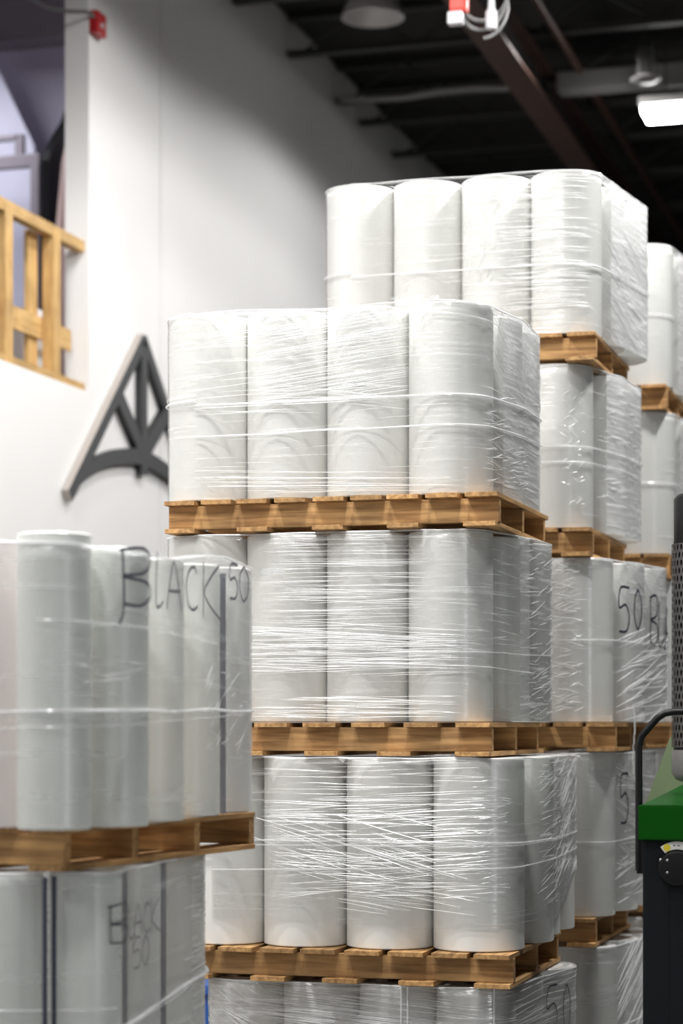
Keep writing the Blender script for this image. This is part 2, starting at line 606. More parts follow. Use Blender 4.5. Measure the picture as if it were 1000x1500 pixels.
# ------------------------------------------------------------------ pallets
def pallet(label, xr, yf, ztop, rz=0.0, width=1.30, depth=1.02, boards=9, bw=0.12, mat=None, overhang=0.05, group=None):
    """stringers along local x (front stringer in full view), deck boards front to back.
    origin: right front bottom corner of the deck; local x goes left as negative"""
    mat = mat or M['wood']
    H = 0.125
    p = empty('wooden_pallet', (xr, yf, ztop - H), rz)
    tag(p, label, 'pallet', group)
    rnd = random.Random(int(xr * 1000) + int(ztop * 777))
    tb, sh = 0.017, 0.089
    for k in range(3):
        y = overhang + 0.019 + k * (depth - 2 * overhang - 0.038) / 2
        board('stringer', (width - 0.004 * k, 0.038, sh), mat, p, (-width / 2, y, tb + sh / 2))
    pitch = (width - bw) / (boards - 1)
    for k in range(boards):
        w = bw
        board('deck_board', (depth, w, tb), mat, p,
              (-bw / 2 - k * pitch + rnd.uniform(-.004, .004), depth / 2 + rnd.uniform(-.008, .006), tb + sh + tb / 2 + 0.0005), R(90) + rnd.uniform(-.006, .006))
    nb = 5
    pitch = (width - bw) / (nb - 1)
    for k in range(nb):
        board('bottom_board', (depth, bw, tb), mat, p,
              (-bw / 2 - k * pitch + rnd.uniform(-.006, .006), depth / 2 + rnd.uniform(-.008, .004), tb / 2 - 0.0005), R(90) + rnd.uniform(-.006, .006))
    return p


# ------------------------------------------------------------------ rolls
_roll_cache = {}


def roll(label, x, y, z, dia, h, mat=None, group=None):
    mat = mat or M['roll']
    key = (round(dia, 3), round(h, 3), mat.name)
    if key not in _roll_cache:
        r = dia / 2
        b_ = bmesh.new()
        lathe(b_, [(0.045, 0.0), (r - 0.004, 0.0), (r, 0.004), (r, h - 0.004), (r - 0.004, h), (0.045, h)], 96, cap=False)
        me = bpy.data.meshes.new('film_roll')
        b_.to_mesh(me)
        b_.free()
        for p in me.polygons:
            p.use_smooth = True
        me.set_sharp_from_angle(angle=R(30))
        me.materials.append(mat)
        b_ = bmesh.new()
        lathe(b_, [(0.038, 0.002), (0.0448, 0.002), (0.0448, h - 0.002), (0.038, h - 0.002), (0.038, 0.002)], 24, cap=False)
        mc = bpy.data.meshes.new('core')
        b_.to_mesh(mc)
        b_.free()
        mc.materials.append(M['core'])
        _roll_cache[key] = (me, mc)
    me, mc = _roll_cache[key]
    o = bpy.data.objects.new('film_roll', me)
    o.location = (x, y, z)
    o.rotation_euler = (0, 0, random.uniform(0, 6.28))
    link(o)
    tag(o, label, 'plastic roll', group)
    c = bpy.data.objects.new('core', mc)
    link(c, o)
    return o


# ------------------------------------------------------------------ stretch film round a load
class Hull:
    """outline of the film round a set of roll circles; u = metres from the front left tangent point, to the right"""

    def __init__(self, circles, off=0.004, step=0.02):
        pts = []
        for (x, y, r) in circles:
            for k in range(72):
                a = 2 * math.pi * k / 72
                pts.append((x + (r + off) * math.cos(a), y + (r + off) * math.sin(a)))
        pts = sorted(set(pts))

        def half(seq):
            h = []
            for p in seq:
                while len(h) > 1 and (h[-1][0] - h[-2][0]) * (p[1] - h[-2][1]) - (h[-1][1] - h[-2][1]) * (p[0] - h[-2][0]) <= 0:
                    h.pop()
                h.append(p)
            return h[:-1]
        hull = half(pts) + half(pts[::-1])         # counter-clockwise
        fl = min(circles[:1])
        s = min(range(len(hull)), key=lambda i: (hull[i][0] - fl[0]) ** 2 + (hull[i][1] - (fl[1] - fl[2] - off)) ** 2)
        hull = hull[s:] + hull[:s]
        hull.append(hull[0])
        P = [Vector(hull[0])]
        for a, b in zip(hull, hull[1:]):
            a, b = Vector(a), Vector(b)
            n = max(1, int((b - a).length / step))
            for k in range(1, n + 1):
                P.append(a.lerp(b, k / n))
        self.P = P
        self.U = [0.0]
        for a, b in zip(P, P[1:]):
            self.U.append(self.U[-1] + (b - a).length)
        self.len = self.U[-1]

    def at(self, u):
        u = u % self.len
        lo, hi = 0, len(self.U) - 1
        while hi - lo > 1:
            mid = (lo + hi) // 2
            if self.U[mid] <= u:
                lo = mid
            else:
                hi = mid
        a, b = self.P[lo], self.P[hi]
        t = (u - self.U[lo]) / max(1e-9, self.U[hi] - self.U[lo])
        p = a.lerp(b, t)
        d = (b - a).normalized()
        return p, Vector((d.y, -d.x))

    def u_at_y(self, y):
        """u on the right-hand side where the film passes depth y"""
        best, bu = 9, 0
        for p, u in zip(self.P, self.U):
            _, n = self.at(u)
            if n.x > 0.5 and abs(p.y - y) < best:
                best, bu = abs(p.y - y), u
        return bu


def wrap(label, hull, z0, z1, mat, seed, bottom=None, top=None, amp=0.0015, lip=0.05, mat_side=None, side_from=None, group=None):
    b_ = bmesh.new()
    uvl = b_.loops.layers.uv.new('UVMap')
    n = len(hull.P) - 1
    rows = max(6, int((z1 - z0) / 0.035))
    grid = []
    cx = sum(p.x for p in hull.P) / len(hull.P)
    cy = sum(p.y for p in hull.P) / len(hull.P)
    for i in range(n + 1):
        u = hull.U[i]
        p, nn = hull.at(u if i < n else 0.0)
        zb = z0 + (bottom(u) if bottom else 0)
        zt = z1 + (top(u) if top else 0) + 0.004 * noise.noise((u * 6, seed, 3.3))
        col = []
        for j in range(rows + 1):
            t = j / rows
            z = zb + (zt - zb) * t
            dsp = amp * (noise.noise((u * 9, z * 30, seed)) + 0.8)
            q = p + nn * dsp
            col.append((b_.verts.new((q.x, q.y, z)), u, z))
        # film folded in over the top edge of the load
        q = p + (Vector((cx, cy)) - p).normalized() * lip
        col.append((b_.verts.new((q.x, q.y, zt + 0.004)), u, zt + lip))
        grid.append(col)
    hem = [tuple(grid[i][rows][0].co) for i in range(n)]
    for i in range(n):
        for j in range(rows + 1):
            a, b, c, d_ = grid[i][j], grid[i + 1][j], grid[i + 1][j + 1], grid[i][j + 1]
            f = b_.faces.new((a[0], b[0], c[0], d_[0]))
            f.smooth = True
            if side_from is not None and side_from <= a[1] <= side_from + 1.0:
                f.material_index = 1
            for l, w in zip(f.loops, (a, b, c, d_)):
                l[uvl].uv = (w[1], w[2])
    o = bm_obj('stretch_wrap', b_, [mat, mat_side or mat])
    tag(o, label, 'plastic wrap', group)
    # gathered hem along the top edge
    b_ = bmesh.new()
    tube(b_, hem, 0.0035, 5, closed=True)
    bm_obj('film_hem', b_, M['thread'], o, smooth=True)
    return o


def band(parent, hull, z, r=0.004, tilt=0.0, u0=0.0, u1=None, mat=None, wob=0.004, seed=0):
    """a rope of gathered film round the load"""
    u1 = hull.len if u1 is None else u1
    n = max(8, int((u1 - u0) / 0.03))
    pts = []
    for i in range(n + 1):
        u = u0 + (u1 - u0) * i / n
        p, nn = hull.at(u)
        q = p + nn * (r * 0.7 + 0.003)
        pts.append((q.x, q.y, z + tilt * (u - u0) + wob * noise.noise((u * 3, seed, z))))
    b_ = bmesh.new()
    tube(b_, pts, lambda t: r * (0.75 + 0.35 * noise.noise((t * 12, seed, 1.7))), 6)
    return bm_obj('film_rope', b_, mat or M['band'], parent, smooth=True)


def threads(parent, hull, specs, seed, mat=None, name='film_wrinkles'):
    """raised creases of the film: thin ridges lying on it.  specs: (count, u0, u1, z0, z1, slope, slope jitter, length range, half width range)"""
    rnd = random.Random(seed)
    b_ = bmesh.new()
    for (cnt, u0, u1, z0, z1, sl, sj, lr, wr) in specs:
        for _ in range(cnt):
            ln = rnd.uniform(*lr)
            uc = rnd.uniform(u0, u1)
            ua, ub = max(u0 - 0.05, uc - ln / 2), min(u1 + 0.05, uc + ln / 2)
            zc = rnd.uniform(z0, z1)
            s = sl + rnd.uniform(-sj, sj)
            w = rnd.uniform(*wr) * 0.8
            n = max(3, int((ub - ua) / 0.035))
            ph = rnd.uniform(0, 100)
            prev = None
            for i in range(n + 1):
                t = i / n
                u = ua + (ub - ua) * t
                z = zc + s * (u - uc) + 0.0025 * noise.noise((u * 8, ph, 0))
                if not (z0 - 0.03 < z < z1 + 0.03):
                    prev = None
                    continue
                hw = w * max(0.12, math.sin(math.pi * min(1, max(0, t))) ** 0.5)
                p, nn = hull.at(u)
                a = p + nn * 0.0035
                m = p + nn * (0.0035 + hw * 0.8)
                row = [b_.verts.new((a.x, a.y, z - hw)), b_.verts.new((m.x, m.y, z)), b_.verts.new((a.x, a.y, z + hw))]
                if prev:
                    b_.faces.new((prev[0], row[0], row[1], prev[1]))
                    b_.faces.new((prev[1], row[1], row[2], prev[2]))
                prev = row
    o = bm_obj(name, b_, mat or M['thread'], parent)
    tag(o, kind='stuff')
    return o


GLYPH = {
    'B': [[(0.05, 1), (0.08, 0), (0.0, -0.35)], [(0.0, 0.95), (0.45, 1.02), (0.6, 0.8), (0.45, 0.58), (0.06, 0.5), (0.5, 0.42), (0.62, 0.2), (0.4, 0.0), (0.06, 0.02)]],
    'b': [[(0.05, 1), (0.05, 0)], [(0.0, 0.95), (0.45, 1.02), (0.6, 0.8), (0.45, 0.58), (0.06, 0.5), (0.5, 0.42), (0.62, 0.2), (0.4, 0.0), (0.06, 0.02)]],
    'L': [[(0.1, 1), (0.05, 0.02), (0.55, 0.1)]],
    'A': [[(0.0, 0), (0.3, 1), (0.6, 0)], [(0.08, 0.38), (0.55, 0.4)]],
    'C': [[(0.55, 0.85), (0.4, 0.98), (0.15, 0.85), (0.02, 0.5), (0.12, 0.12), (0.35, 0.0), (0.6, 0.1)]],
    'K': [[(0.05, 1), (0.05, 0)], [(0.55, 1), (0.08, 0.45), (0.62, 0.0)]],
    '5': [[(0.6, 1), (0.12, 0.98), (0.05, 0.55), (0.4, 0.62), (0.6, 0.35), (0.45, 0.04), (0.05, 0.02)]],
    '0': [[(0.3, 1), (0.08, 0.75), (0.05, 0.3), (0.28, 0.0), (0.52, 0.25), (0.55, 0.7), (0.3, 1)]],
}


def smooth_poly(pts, k=5):
    out = []
    n = len(pts)
    for i in range(n - 1):
        p0, p1, p2, p3 = pts[max(i - 1, 0)], pts[i], pts[i + 1], pts[min(i + 2, n - 1)]
        for j in range(k):
            t = j / k
            out.append(tuple(0.5 * ((2 * p1[c]) + (-p0[c] + p2[c]) * t + (2 * p0[c] - 5 * p1[c] + 4 * p2[c] - p3[c]) * t * t + (-p0[c] + 3 * p1[c] - 3 * p2[c] + p3[c]) * t ** 3) for c in (0, 1)))
    out.append(pts[-1])
    return out


def marks(parent, hull, items, r=0.004, mat=None):
    """items: (glyph, u of its left edge, z of its foot, width, height) drawn on the film in marker"""
    for (g_, u, z, w, h) in items:
        b_ = bmesh.new()
        for st in GLYPH[g_]:
            prev = None
            pl = smooth_poly(st)
            for i, (gx, gy) in enumerate(pl):
                a = pl[max(i - 1, 0)]
                c = pl[min(i + 1, len(pl) - 1)]
                d_ = Vector(((c[0] - a[0]) * w, (c[1] - a[1]) * h))
                if d_.length < 1e-6:
                    continue
                d_.normalize()
                nrm = Vector((-d_.y, d_.x)) * r
                row = []
                for s in (-1, 1):
                    p, nn = hull.at(u + gx * w + s * nrm.x)
                    q = p + nn * 0.0065
                    row.append(b_.verts.new((q.x, q.y, z + gy * h + s * nrm.y)))
                if prev:
                    b_.faces.new((prev[0], row[0], row[1], prev[1]))
                prev = row
        bm_obj('handwritten_letter', b_, mat or M['marker'], parent)


def tuft(parent, c, s, seed, n=14, name='film_tuft', mat=None):
    """crumpled loose end of film"""
    rnd = random.Random(seed)
    b_ = bmesh.new()
    for _ in range(n):
        base = Vector(c) + Vector((rnd.uniform(-s, s), rnd.uniform(-s * .4, s * .4), rnd.uniform(-.01, .006)))
        tip = base + Vector((rnd.uniform(-s, s) * .8, rnd.uniform(-s, s) * .4, rnd.uniform(0.01, s * 0.55)))
        w = Vector((rnd.uniform(.01, .03), rnd.uniform(-.01, .01), rnd.uniform(-.006, .006)))
        mid = (base + tip) / 2 + Vector((rnd.uniform(-.01, .01), rnd.uniform(-.01, .01), rnd.uniform(0, .01)))
        v = [b_.verts.new(q) for q in (base, base + w, mid + w * 1.2, mid, tip)]
        b_.faces.new((v[0], v[1], v[2], v[3]))
        b_.faces.new((v[3], v[2], v[4]))
    o = bm_obj(name, b_, mat or M['film_thick'], parent)
    return o


ORD = ['leftmost', 'second from the left', 'third from the left', 'rightmost']
DEEP = ['second', 'third', 'fourth']


def load(where, xr, yf, ztop, front, side, h, skip=(), mat=None):
    """rolls of one load: front = list of (right edge offset from xr, dia), left to right; side = list of (x offset of right edge, dy of centre, dia).
    where: words that name the load.  returns the hull"""
    circ = []
    for i, (dx, dia) in enumerate(front):
        r = dia / 2
        x, y = xr + dx - r, yf + 0.042 + r + (front[i][2] if len(front[i]) > 2 else 0)
        circ.append((x, y, r))
        if i not in skip:
            nm = ORD[i] if len(front) == 4 else ['leftmost', 'middle', 'rightmost'][i]
            roll('white plastic roll, %s in front row, %s' % (nm, where), x, y, ztop + 0.001, dia - 0.002, h, mat, 'rolls in ' + where)
    for i, (dx, dy, dia) in enumerate(side):
        r = dia / 2
        x, y = xr + dx - r, yf + dy
        circ.append((x, y, r))
        roll('white plastic roll, %s back on right side, %s' % (DEEP[i], where), x, y, ztop + 0.001, dia - 0.002, h, mat, 'rolls in ' + where)
    # back left corner of the wrapped block (nothing of it shows)
    xl, yl, rl = circ[0]
    yb = max(c[1] for c in circ)
    hull = Hull(circ + [(xl, yb, rl)])
    return hull


def level(k):
    return 0.125 + 0.85 * k


HL = 0.716
# ---------------------------------------------- front stack (four loads high)
AY = 7.935
D = 0.322
SA = 'the front stack'


def fr(d, gap=0.0, start=0.0):
    return [(start - (3 - i) * (d + gap), d) for i in range(4)]


# top load
zt = level(3)
pallet('brown wooden pallet under the topmost load of the front stack', -1.714, AY, zt, boards=9, bw=0.122)
ha = load("front stack's top load", -1.726, AY, zt, fr(D, 0.0, -0.045), [(0.0, 0.53, D), (0.0, 0.855, D)], HL)
wa = wrap('clear stretch film round the top load of the front stack, white rope across its middle', ha, zt + 0.004, zt + HL, M['film'], 1.0,
          top=lambda u: 0.004 * math.sin(u * 9), mat_side=M['film_white'], side_from=1.30)
band(wa, ha, zt + 0.365, 0.0055, 0.004, seed=1)
band(wa, ha, zt + 0.352, 0.003, 0.012, seed=2, mat=M['thread_soft'])
band(wa, ha, zt + 0.245, 0.0042, 0.012, u0=0, u1=1.9, seed=3)
band(wa, ha, zt + 0.085, 0.002, -0.03, u0=.1, u1=1.0, seed=5, mat=M['thread'])
band(wa, ha, zt + 0.052, 0.002, -0.02, u0=.05, u1=1.0, seed=6, mat=M['thread'])
band(wa, ha, zt + HL - 0.03, 0.003, -0.075, u0=0.78, u1=1.55, seed=7, wob=0.012, mat=M['thread_soft'])
threads(wa, ha, [
    (85, 0.30, 0.80, zt + 0.38, zt + 0.71, 0.11, 0.03, (0.25, 0.6), (0.0010, 0.0026)),
    (26, 0.0, 0.45, zt + 0.40, zt + 0.70, 0.05, 0.05, (0.15, 0.4), (0.0008, 0.0016)),
    (22, 0.05, 0.8, zt + 0.33, zt + 0.42, -0.06, 0.10, (0.2, 0.5), (0.0010, 0.002)),
    (18, 0.05, 1.0, zt + 0.02, zt + 0.12, -0.03, 0.03, (0.2, 0.6), (0.0010, 0.002)),
    (14, 0.05, 1.0, zt + 0.12, zt + 0.33, 0.02, 0.08, (0.06, 0.25), (0.0008, 0.0016)),
    (130, 1.18, 1.62, zt + 0.05, zt + 0.42, 0.0, 0.25, (0.05, 0.18), (0.0015, 0.0035)),
    (30, 1.18, 2.0, zt + 0.42, zt + 0.68, -0.5, 0.3, (0.1, 0.3), (0.0015, 0.003)),
    (20, 1.60, 2.1, zt + 0.05, zt + 0.6, -0.3, 0.4, (0.1, 0.3), (0.0015, 0.003)),
], 11)
tuft(wa, (-2.05, 8.02, zt + HL + 0.01), 0.07, 4)

# second load
zt = level(2)
pallet('brown wooden pallet second from the top in the front stack', -1.742, AY, zt, boards=7, bw=0.13)
hb = load("front stack's second load", -1.742, AY, zt, fr(0.322, 0.0, -0.03), [(0.045, 0.53, D), (0.065, 0.855, D)], HL)
wb = wrap('clear stretch film round the second load of the front stack, dense white streaks', hb, zt + 0.004, zt + HL, M['film'], 2.0,
          mat_side=M['film_side'], side_from=1.45)
band(wb, hb, zt + 0.255, 0.003, 0.006, seed=11, mat=M['thread_soft'])
band(wb, hb, zt + 0.232, 0.0025, -0.03, u0=0.3, u1=1.6, seed=12)
threads(wb, hb, [
    (95, 0.32, 0.86, zt + 0.36, zt + 0.72, -0.01, 0.04, (0.2, 0.6), (0.0010, 0.0024)),
    (110, 0.22, 1.05, zt + 0.18, zt + 0.36, -0.02, 0.06, (0.2, 0.7), (0.0010, 0.0026)),
    (34, 0.25, 1.0, zt + 0.015, zt + 0.1, -0.01, 0.04, (0.15, 0.45), (0.0010, 0.0026)),
    (30, 1.0, 1.4, zt + 0.25, zt + 0.72, -0.03, 0.1, (0.1, 0.3), (0.0008, 0.0018)),
    (80, 1.55, 2.0, zt + 0.02, zt + 0.7, 0.15, 0.15, (0.08, 0.25), (0.0015, 0.003)),
], 12)

# third load
zt = level(1)
pallet('brown wooden pallet third from the top in the front stack', -1.653, AY - 0.03, zt, boards=8, bw=0.135)
hc = load("front stack's third load", -1.618, AY - 0.03, zt, [(-1.042, 0.325), (-0.716, 0.326), (-0.376, 0.337), (-0.03, 0.344)],
          [(0.02, 0.545, 0.30), (-0.01, 0.84, 0.27), (0.0, 1.11, 0.26)], HL)


def third_bottom(u):
    if u < 1.12:
        return 0.10 - 0.02 * u
    if u < 1.55:
        return 0.09
    return min(0.3, 0.05 + (u - 1.55) * 0.3)


wc = wrap('clear stretch film round the third load of the front stack with crossing white threads', hc, zt + 0.004, zt + HL, M['film'], 3.0,
          bottom=third_bottom, mat_side=M['film_side'], side_from=1.62)
band(wc, hc, zt + 0.405, 0.004, -0.002, seed=21, mat=M['thread_soft'])
band(wc, hc, zt + 0.385, 0.0035, 0.006, seed=22, mat=M['thread_soft'])
band(wc, hc, zt + 0.29, 0.004, 0.02, seed=23, mat=M['thread_soft'])
band(wc, hc, zt + 0.49, 0.0022, -0.28, u0=0.18, u1=0.95, seed=24, mat=M['thread'])
band(wc, hc, zt + 0.455, 0.0022, -0.26, u0=0.30, u1=1.0, seed=25, mat=M['thread'])
band(wc, hc, zt + 0.47, 0.0018, -0.33, u0=0.0, u1=0.55, seed=26, mat=M['thread'])
threads(wc, hc, [
    (26, 0.25, 1.05, zt + 0.55, zt + 0.71, 0.01, 0.05, (0.15, 0.5), (0.0009, 0.0018)),
    (70, 0.25, 1.1, zt + 0.40, zt + 0.57, 0.03, 0.08, (0.15, 0.5), (0.0010, 0.0024)),
    (30, 0.28, 0.85, zt + 0.28, zt + 0.50, -0.28, 0.05, (0.2, 0.5), (0.0010, 0.0026)),
    (70, 0.30, 1.1, zt + 0.20, zt + 0.42, 0.03, 0.12, (0.15, 0.45), (0.0010, 0.0024)),
    (22, 0.55, 1.0, zt + 0.13, zt + 0.25, -0.14, 0.06, (0.2, 0.4), (0.0010, 0.0022)),
    (60, 1.02, 1.16, zt + 0.2, zt + 0.65, 0.0, 0.3, (0.02, 0.06), (0.0012, 0.0026)),
    (90, 1.45, 1.75, zt + 0.15, zt + 0.7, 0.15, 0.2, (0.06, 0.2), (0.0012, 0.0028)),
    (110, 1.75, 2.3, zt + 0.25, zt + 0.7, 0.35, 0.3, (0.08, 0.25), (0.0015, 0.0035)),
], 13)
# bottom load
zt = level(0)
pallet('brown wooden pallet on the floor at the bottom of the front stack', -1.70, AY, zt, boards=7, bw=0.13)
hd = load("front stack's bottom load", -1.70, AY - 0.01, zt, [(-0.885, 0.30), (-0.583, 0.30), (-0.281, 0.30), (0.02, 0.30)],
          [(0.06, 0.52, 0.30), (0.12, 0.87, 0.32)], HL)
wd = wrap('clear stretch film round the bottom load of the front stack, 50 written on its side', hd, zt + 0.004, zt + HL, M['film_side'], 4.0,
          top=lambda u: 0.0, mat_side=M['film_thick'], side_from=1.02)
threads(wd, hd, [
    (120, 0.15, 0.60, zt + 0.45, zt + 0.71, -0.08, 0.03, (0.15, 0.45), (0.0010, 0.0026)),
    (40, 0.65, 0.95, zt + 0.45, zt + 0.71, -0.08, 0.03, (0.1, 0.3), (0.0010, 0.002)),
    (50, -0.15, 0.1, zt + 0.45, zt + 0.71, -0.6, 0.3, (0.08, 0.2), (0.0010, 0.002)),
    (70, 1.0, 1.9, zt + 0.4, zt + 0.71, 0.03, 0.08, (0.15, 0.4), (0.0010, 0.0026)),
], 14)
for k_, uu in enumerate((0.655, 0.68, 1.005)):
    b_ = bmesh.new()
    p, nn = hd.at(uu)
    tube(b_, [(p.x + nn.x * 0.005, p.y + nn.y * 0.005, zt + 0.02), (p.x + nn.x * 0.005, p.y + nn.y * 0.005, zt + HL)], 0.0035, 6)
    bm_obj('film_rope', b_, M['band'], wd)
u5 = 1.46
marks(wd, hd, [('5', u5, zt + 0.49, 0.22, 0.18), ('0', u5 + 0.2, zt + 0.47, 0.16, 0.19)], 0.004)

# ---------------------------------------------- second stack (five loads high)
BY = 9.484
DB = 0.315
specB = [
    (4, "second stack's top load", 'topmost pallet of the second stack, behind the front stack', -1.616, [(0.05, 0.53, D), (0.10, 0.855, D)], 0.0),
    (3, "second stack's second load", 'second pallet from the top of the second stack', -1.63, [(0.09, 0.53, D), (0.11, 0.855, D)], -0.025),
    (2, "second stack's third load", 'third pallet from the top of the second stack', -1.53, [(0.09, 0.53, D), (0.14, 0.855, D)], -0.035),
    (1, "second stack's fourth load", 'fourth pallet from the top of the second stack', -1.616, [(0.05, 0.53, D), (0.08, 0.855, D)], 0.06),
    (0, "second stack's bottom load", 'bottom pallet of the second stack beside the green machine', -1.60, [(0.05, 0.53, D), (0.08, 0.855, D)], 0.05),
]
for (k, where, plabel, xr, side, dx) in specB:
    zt = level(k)
    pallet('brown wooden ' + plabel, xr, BY, zt, boards=9, bw=0.122)
    skip = () if k == 4 else ((0, 1, 2) if k < 2 else (0, 1))
    h_ = load(where, xr + dx, BY, zt, fr(DB), side, HL, skip=skip)
    lab = {4: 'clear stretch film round the top load of the second stack, glaring white right side',
           3: 'clear stretch film round the second load of the second stack, crumpled on its right side',
           2: 'clear stretch film round the third load of the second stack, marked 50 BLACK in marker',
           1: 'clear stretch film round the fourth load of the second stack, a 5 on its side',
           0: 'clear stretch film round the bottom load of the second stack, slanting shiny creases'}[k]
    bot = None
    if k in (2, 1):
        bot = lambda u: 0.0 if u < 1.15 else min(0.09, 0.05 + 0.05 * (u - 1.15))
    w_ = wrap(lab, h_, zt + 0.004, zt + HL, M['film_thin'] if k != 4 else M['film'], 5.0 + k, bottom=bot,
              mat_side=M['film_white' if k >= 3 else 'film_side'], side_from=1.30)
    if k == 4:
        band(w_, h_, zt + 0.30, 0.005, 0.004, seed=31)
        threads(w_, h_, [
            (110, 0.72, 1.05, zt + 0.1, zt + 0.70, 0.0, 0.05, (0.1, 0.35), (0.0015, 0.004)),
            (70, 0.52, 0.66, zt + 0.25, zt + 0.62, 2.0, 1.5, (0.01, 0.05), (0.002, 0.005)),
            (80, 1.25, 2.0, zt + 0.02, zt + 0.5, -0.3, 0.15, (0.15, 0.4), (0.002, 0.004)),
        ], 31)
    else:
        band(w_, h_, zt + 0.36 - 0.03 * (k == 1), 0.005, 0.0, seed=32 + k, mat=M['thread_soft'])
        if k == 3:
            band(w_, h_, zt + 0.29, 0.0045, 0.0, seed=38, mat=M['thread_soft'])
            threads(w_, h_, [
                (60, 1.25, 1.75, zt + 0.15, zt + 0.6, -0.2, 0.4, (0.05, 0.2), (0.002, 0.005)),
                (40, 1.0, 1.1, zt + 0.1, zt + 0.6, 0.0, 1.0, (0.01, 0.04), (0.002, 0.004)),
                (30, 1.7, 2.1, zt + 0.1, zt + 0.6, -0.2, 0.4, (0.05, 0.2), (0.002, 0.004))], 33)
        if k == 2:
            threads(w_, h_, [
                (130, 0.86, 0.98, zt + 0.05, zt + 0.70, 0.0, 0.5, (0.03, 0.09), (0.0015, 0.0045)),
                (60, 1.25, 2.0, zt + 0.02, zt + 0.4, 0.18, 0.15, (0.2, 0.5), (0.002, 0.005)),
                (20, 1.25, 1.8, zt + 0.5, zt + 0.7, -0.5, 0.2, (0.2, 0.4), (0.002, 0.005))], 34)
            ua = h_.u_at_y(BY + 0.22)
            marks(w_, h_, [('5', ua, zt + 0.40, 0.2, 0.2), ('0', ua + 0.17, zt + 0.42, 0.15, 0.18), ('b', ua + 0.37, zt + 0.36, 0.2, 0.22),
                           ('L', ua + 0.5, zt + 0.36, 0.16, 0.2), ('A', ua + 0.6, zt + 0.34, 0.16, 0.2), ('C', ua + 0.71, zt + 0.33, 0.14, 0.18),
                           ('K', ua + 0.82, zt + 0.32, 0.14, 0.2)], 0.006)
            # loose end of film hanging past the pallet below
            p, nn = h_.at(ua + 0.14)
            b_ = bmesh.new()
            q = p + nn * 0.02
            for kk in range(7):
                z_ = zt + 0.06 - kk * 0.045
                add_box(b_, (q.x + 0.004 * math.sin(kk), q.y, z_), (0.004, 0.022 - 0.001 * kk, 0.0452))
            bm_obj('hanging_film_tail', b_, M['band'], w_)
        if k == 1:
            threads(w_, h_, [
                (60, 1.22, 1.9, zt + 0.2, zt + 0.65, -0.2, 0.2, (0.15, 0.4), (0.002, 0.005)),
                (30, 1.22, 1.9, zt + 0.03, zt + 0.25, 0.12, 0.1, (0.15, 0.4), (0.002, 0.004))], 35)
            ua = h_.u_at_y(BY + 0.24)
            marks(w_, h_, [('5', ua, zt + 0.40, 0.2, 0.22), ('0', ua + 0.26, zt + 0.42, 0.15, 0.2)], 0.006)
        if k == 0:
            threads(w_, h_, [(60, 1.22, 1.9, zt + 0.3, zt + 0.7, 0.55, 0.15, (0.15, 0.5), (0.002, 0.006))], 36)

# ---------------------------------------------- third stack, right edge of the picture
CY = 11.06
for (k, where, plabel, xr) in [
        (4, "third stack's top load", 'topmost pallet of the third stack, far right', -1.522),
        (3, "third stack's second load", 'second pallet from the top of the third stack', -1.51),
        (2, "third stack's third load", 'third pallet from the top of the third stack', -1.50),
        (1, "third stack's fourth load", 'fourth pallet of the third stack behind the black bar', -1.50),
        (0, "third stack's bottom load", 'bottom pallet of the third stack behind the machine', -1.50)]:
    zt = level(k)
    pallet('brown wooden ' + plabel, xr, CY, zt, boards=9, bw=0.122)
    h_ = load(where, xr + 0.01, CY, zt, fr(D), [(0.03, 0.53, D), (0.05, 0.855, D)], HL, skip=(0, 1))
    w_ = wrap('clear stretch film round ' + where, h_, zt + 0.004, zt + HL, M['film_thin'], 15.0 + k, mat_side=M['film_white'], side_from=1.3)
    band(w_, h_, zt + 0.36, 0.005, 0.0, seed=50 + k, mat=M['thread_soft'])

# ---------------------------------------------- near left stack
# tall rolls below, shorter rolls above; frame turned a little clockwise
LA = -R(6.6)
LP = Vector((-2.393, 5.55))


def left_pt(v, u):
    """v along the right side away from the camera, u to the left"""
    return LP + Vector((0.115, 0.9934)) * v + Vector((-0.9934, 0.115)) * u


ZL = 1.535
pl = empty('wooden_pallet', (LP.x, LP.y, ZL - 0.118), LA)
tag(pl, 'brown wooden pallet with open side between the two loads of the near left stack', 'pallet')
for k, v in enumerate((0.019, 0.41, 0.81, 1.2)):
    board('stringer', (1.05, 0.038, 0.085), M['wood'], pl, (-0.53, v, 0.016 + 0.0425))
for k in range(7):
    board('deck_board', (1.22, 0.115, 0.016), M['wood'], pl, (-0.06 - k * 0.15, 0.61, 0.1095), R(90) + random.uniform(-.005, .005))
for k in range(5):
    board('bottom_board', (1.22, 0.115, 0.016), M['wood'], pl, (-0.06 - k * 0.235, 0.61, 0.0075), R(90))
SL = 'near left stack\'s upper load'
GL = 'rolls in the upper load of the near left stack'
l2 = [(-2.404, 5.498, 0.2, 0.795, 'roll_green', 'white plastic roll standing out at the near corner of %s' % SL),
      (-2.324, 5.719, 0.2, 0.77, 'roll_green', 'white plastic roll second from the near corner of %s' % SL),
      (-2.359, 6.083, 0.21, 0.765, 'roll_green', 'greenish white plastic roll third from the near corner of %s' % SL),
      (-2.381, 6.441, 0.22, 0.775, 'roll_green', 'greenish white plastic roll fourth from the near corner of %s' % SL),
      (-2.385, 6.753, 0.22, 0.785, 'roll', 'white plastic roll at the far right end of %s' % SL),
      (-2.637, 5.60, 0.21, 0.785, 'roll_pink', 'pinkish plastic roll at the left edge of %s' % SL),
      (-2.88, 5.70, 0.21, 0.77, 'roll', 'white plastic roll left of the pinkish roll in %s' % SL)]
circ = []
for (x, y, dia, h, mt, lab) in l2:
    roll(lab, x, y, ZL + 0.001, dia, h, M[mt], GL)
    circ.append((x, y, dia / 2))
